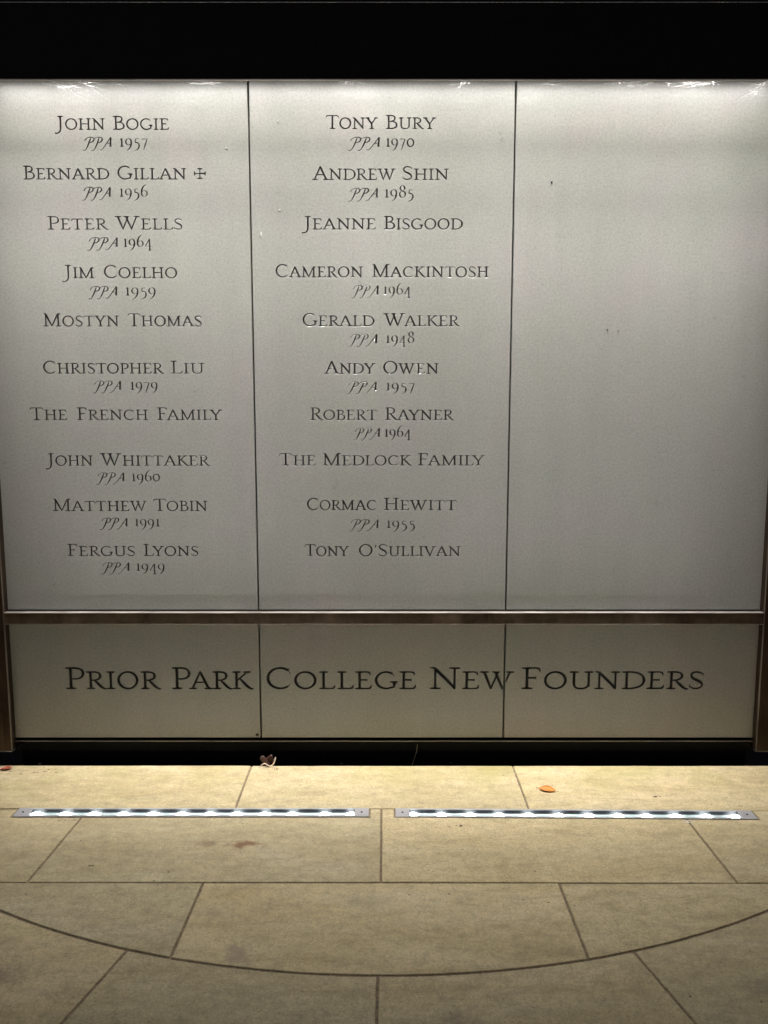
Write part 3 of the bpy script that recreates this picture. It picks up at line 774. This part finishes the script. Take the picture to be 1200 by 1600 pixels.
# curled dark leaf against the black gap
lx, ly = on_floor(419, 1197)
cl = empty('curled_leaf', (lx, ly + .006, 0)); cl.rotation_euler = (0, 0, R(8))
def curled(w, h, a0, a1, r, seed):
    rr = random.Random(seed); V = []; Fc = []; K, Q = 18, 8
    for i in range(K + 1):
        u = i / K; a = R(a0 + (a1 - a0) * u)
        for j in range(Q + 1):
            v = j / Q
            rad = r * (1 + .25 * math.sin(v * 5 + u * 6) + .12 * math.sin(u * 23))
            top = h * (.75 + .25 * math.sin(u * 9 + 1)) * (.55 + .45 * math.sin(math.pi * min(1, max(0, u * .9 + .08))))
            V.append((rad * math.cos(a) * 1.5, rad * math.sin(a) * .8, .002 + v * top + .004 * math.sin(u * 11)))
    for i in range(K):
        for j in range(Q): a = i * (Q + 1) + j; Fc.append((a, a + Q + 1, a + Q + 2, a + 1))
    return V, Fc
V, Fc = curled(.05, .046, 20, 290, .017, 3)
b_ = mesh_obj('leaf_blade', V, Fc, M_BROWN, cl, True)
md = b_.modifiers.new('thick', 'SOLIDIFY'); md.thickness = .0007
bm = bmesh.new()
tube(bm, [(-.042, -.018, .001), (-.032, -.020, .008), (-.024, -.0185, .014), (-.014, -.021, .020), (-.003, -.022, .012), (.006, -.023, .006), (.015, -.022, .010), (.023, -.021, .018), (.028, -.018, .030), (.030, -.012, .040)], .0024, .0030, 6)
bm_obj('leaf_rim', bm, M_PALE, cl)
tag(cl, 'curled dark brown leaf with pale rim at the back edge of the paving', 'leaf')
M_RED = simple('reddish_leaf_bits', (.42, .12, .07), .7, 0, .4, 200, .3)
lx, ly = on_floor(10, 1203)
tag(leaf('crumpled_leaf', .050, .022, M_RED, .009, M_BROWN, (lx, ly, .001), (0, R(-6), R(10)), .006), 'crumpled reddish leaf below the left metal post', 'leaf')
tag(leaf('withered_leaf', .045, .022, simple('olive_withered_leaf', (.20, .13, .05), .7, 0, .3, 200, .3), .012, M_BROWN, (.940, .015, -.098), (R(20), R(-18), R(30)), .01), 'dim withered leaf down in the black gap under the right panel', 'leaf')

# grass blade hanging in the dark gap
bm = bmesh.new()
tube(bm, [(.120, -.012, -.02), (.128, -.018, .012), (.138, -.020, .045), (.142, -.019, .078)], .0009, .0004)
tag(bm_obj('grass_stalk', bm, simple('dry_stalk', (.30, .28, .16), .7, 0, .2, 200, 0)), 'thin dry grass stalk rising in the dark gap below the middle panel', 'stalk')

# cobwebs under the hood: tangles of fine strands
def web(name, cx, w, n, label, hang=.05, dens=1.0, seed=1, rad=.00035):
    rr = random.Random(seed); bm = bmesh.new(); z0 = HZ0 - .001 + .0004
    anchors = []
    for k in range(n):
        xa = cx + rr.gauss(0, w * .35); ya = rr.uniform(HYF + .008, -.002)
        xb = xa + rr.gauss(0, .03); yb = rr.uniform(HYF + .02, -.001); zb = z0 - abs(rr.gauss(0, hang * .5)) + .09 * (yb - HYF) / -HYF
        p0 = Vector((xa, HYF + .004, z0)); p1 = Vector((xb, yb, zb)); sag = rr.uniform(.002, .012)
        pts = []
        for i in range(7):
            u = i / 6; p = p0.lerp(p1, u); p.z -= sag * 4 * u * (1 - u); p.x += rr.gauss(0, .0012); p.z += rr.gauss(0, .0012); pts.append(p)
        tube(bm, pts, rad * rr.uniform(.5, 1.2), rad * .5, 4)
        anchors.append(pts[rr.randrange(1, 6)])
    for k in range(int(n * .8 * dens)):
        a, b = rr.choice(anchors), rr.choice(anchors)
        if (a - b).length > .07 or (a - b).length < .004: continue
        m = (a + b) / 2 + Vector((0, 0, -rr.uniform(.001, .006)))
        tube(bm, [a, a.lerp(m, .5), m, m.lerp(b, .5), b], rad * .8, rad * .8, 4)
    o = bm_obj(name, bm, M_WEB); return tag(o, label, 'cobweb', 'cobwebs under the black hood')
wx = lambda p: on_wall(p, 128, -.13)[0]
web('cobweb', wx(130), .16, 18, 'wispy cobweb under the hood above the left panel', .09, seed=2, rad=0.00029)
web('cobweb', wx(95), .04, 4, 'long slanting cobweb strands near the far left of the hood', .09, seed=21, rad=.0004)
web('cobweb', wx(325), .06, 12, 'small cobweb just left of the first panel joint', .04, seed=3)
web('cobweb', wx(440), .14, 10, 'sparse cobweb under the hood right of the first joint', .07, seed=4, rad=.0003)
web('cobweb', wx(548), .05, 16, 'compact knotted cobweb above the middle panel', .05, seed=5)
web('cobweb', wx(722), .06, 24, 'bright star-shaped cobweb near the top right of the middle panel', .045, seed=6, rad=0.00025)
web('cobweb', wx(860), .06, 16, 'fan of long cobweb strands right of the second joint', .09, seed=7, rad=0.00029)
web('cobweb', wx(985), .18, 40, 'dense tangled cobweb above the blank right panel', .09, seed=8, rad=0.00029)
web('cobweb', wx(1080), .10, 46, 'thick matted cobweb hanging along the edge above the right panel', .022, seed=9, rad=0.00043)
web('cobweb', wx(1186), .045, 40, 'bushy white cobweb in the far right corner of the hood', .09, seed=10, rad=0.00032)

def lump(name, px, py, size, stretch, mat, label, cat, tilt=0.0):
    x, z = on_wall(px, py)
    bm = bmesh.new(); bmesh.ops.create_icosphere(bm, subdivisions=2, radius=1)
    rr = random.Random(int(px * 7 + py))
    for v in bm.verts: v.co *= 1 + rr.uniform(-.15, .15)
    bmesh.ops.scale(bm, verts=bm.verts, vec=(size, size * .8, size * stretch))
    bmesh.ops.rotate(bm, verts=bm.verts, cent=(0, 0, 0), matrix=Matrix.Rotation(tilt, 3, 'Y'))
    o = bm_obj(name, bm, mat, None, True); o.location = (x, -size * .55, z)
    return tag(o, label, cat)
lump('insect_cocoon', 408, 366, .0028, 4.2, M_DROP, 'long pale cocoon stuck beside the first joint, left of the third name', 'cocoon', R(-6))
lump('insect_cocoon', 502, 330, .0022, 2.6, M_DROP, 'small pale cocoon above the third name of the middle panel', 'cocoon', R(10))
lump('insect_cocoon', 437, 328, .0022, 1.6, M_DROP, 'tiny pale cocoon high left of the third middle name', 'cocoon', R(-50))
lump('insect_cocoon', 434, 190, .0026, 1.6, M_DROP, 'pale cocoon left of the top name on the middle panel', 'cocoon', R(-35))
lump('insect_cocoon', 354, 232, .0035, .9, M_DROP, 'round grey cocoon right of the top name on the left panel', 'cocoon')
lump('insect_cocoon', 106, 1138.5, .0038, .7, M_DROP, 'white speck low on the bottom left panel', 'cocoon')
lump('insect_cocoon', 126, 1122, .0018, 2.0, M_DROP, 'tiny pale speck under the first heading word', 'cocoon')
lump('insect_cocoon', 652, 1101, .0022, 2.2, M_DROP, 'tiny pale speck below the heading in the middle', 'cocoon', R(25))
lump('beetle', 862, 285, .0036, 1.3, M_DARKTRIM, 'small black beetle high on the blank right panel', 'insect', R(20))
lump('beetle', 949, 515, .0026, .8, M_DARKTRIM, 'left of two tiny black beetles mid-way down the blank panel', 'insect')
lump('beetle', 966, 517, .0028, .8, M_DARKTRIM, 'right of two tiny black beetles mid-way down the blank panel', 'insect')
lump('mud_patch', 402, 1147.5, .007, .8, simple('olive_mud', (.12, .10, .06), .9, 0, .3, 200, .5), 'dab of mud low beside the joint of the bottom panels', 'mud')

def crumbs(px, py, n, spread, mat, label, size=.0035):
    x, y = on_floor(px, py); rr = random.Random(int(px * 3 + py)); bm = bmesh.new()
    for k in range(n):
        b = bmesh.new(); bmesh.ops.create_icosphere(b, subdivisions=1, radius=size * rr.uniform(.5, 1.2))
        for v in b.verts: v.co = Vector((v.co.x * rr.uniform(1, 2.2), v.co.y * rr.uniform(.7, 1.3), abs(v.co.z) * .6))
        bmesh.ops.translate(b, verts=b.verts, vec=(rr.gauss(0, spread), rr.gauss(0, spread * .35), .0005))
        t = bpy.data.meshes.new('t'); b.to_mesh(t); b.free(); bm.from_mesh(t)
    o = bm_obj('debris', bm, mat); o.location = (x, y, 0); return tag(o, label, 'debris', kind='stuff')
crumbs(1078, 1284, 22, .018, simple('pale_chips', (.62, .56, .46), .9, 0, .2, 200, .2), 'pale mortar chips beside the front edge of the right light', .003)
crumbs(120, 1277, 26, .05, M_CRUMB, 'dark grit along the front edge of the left light', .0022)
crumbs(320, 1277, 20, .09, M_CRUMB, 'scattered grit along the middle of the left light', .0018)
crumbs(1027, 1245, 4, .008, M_CRUMB, 'brown crumb between the orange leaf and the right post', .004)
crumbs(1158, 1260, 3, .006, M_CRUMB, 'brown crumb behind the far end of the right light', .003)
crumbs(714, 1291, 4, .010, M_CRUMB, 'two brown crumbs in front of the right light', .004)
crumbs(478, 1223, 2, .003, M_CRUMB, 'single dark crumb on the back row of paving', .003)
crumbs(430, 1202, 8, .02, M_CRUMB, 'twiggy crumbs in front of the curled leaf', .0024)
crumbs(60, 1203, 22, .06, M_CRUMB, 'dirt gathered at the back edge near the left post', .003)
crumbs(700, 1199, 30, .30, M_CRUMB, 'fine dirt scattered along the back edge of the paving', .0018)
crumbs(860, 1279, 26, .14, M_CRUMB, 'dark grit along the front edge of the right light', .0018)
crumbs(760, 1381, 26, .22, M_CRUMB, 'grit lodged in the straight joint before the curved one', .0022)
crumbs(141, 1353, 3, .004, M_CRUMB, 'small dark crumb on the second row near the left', .003)
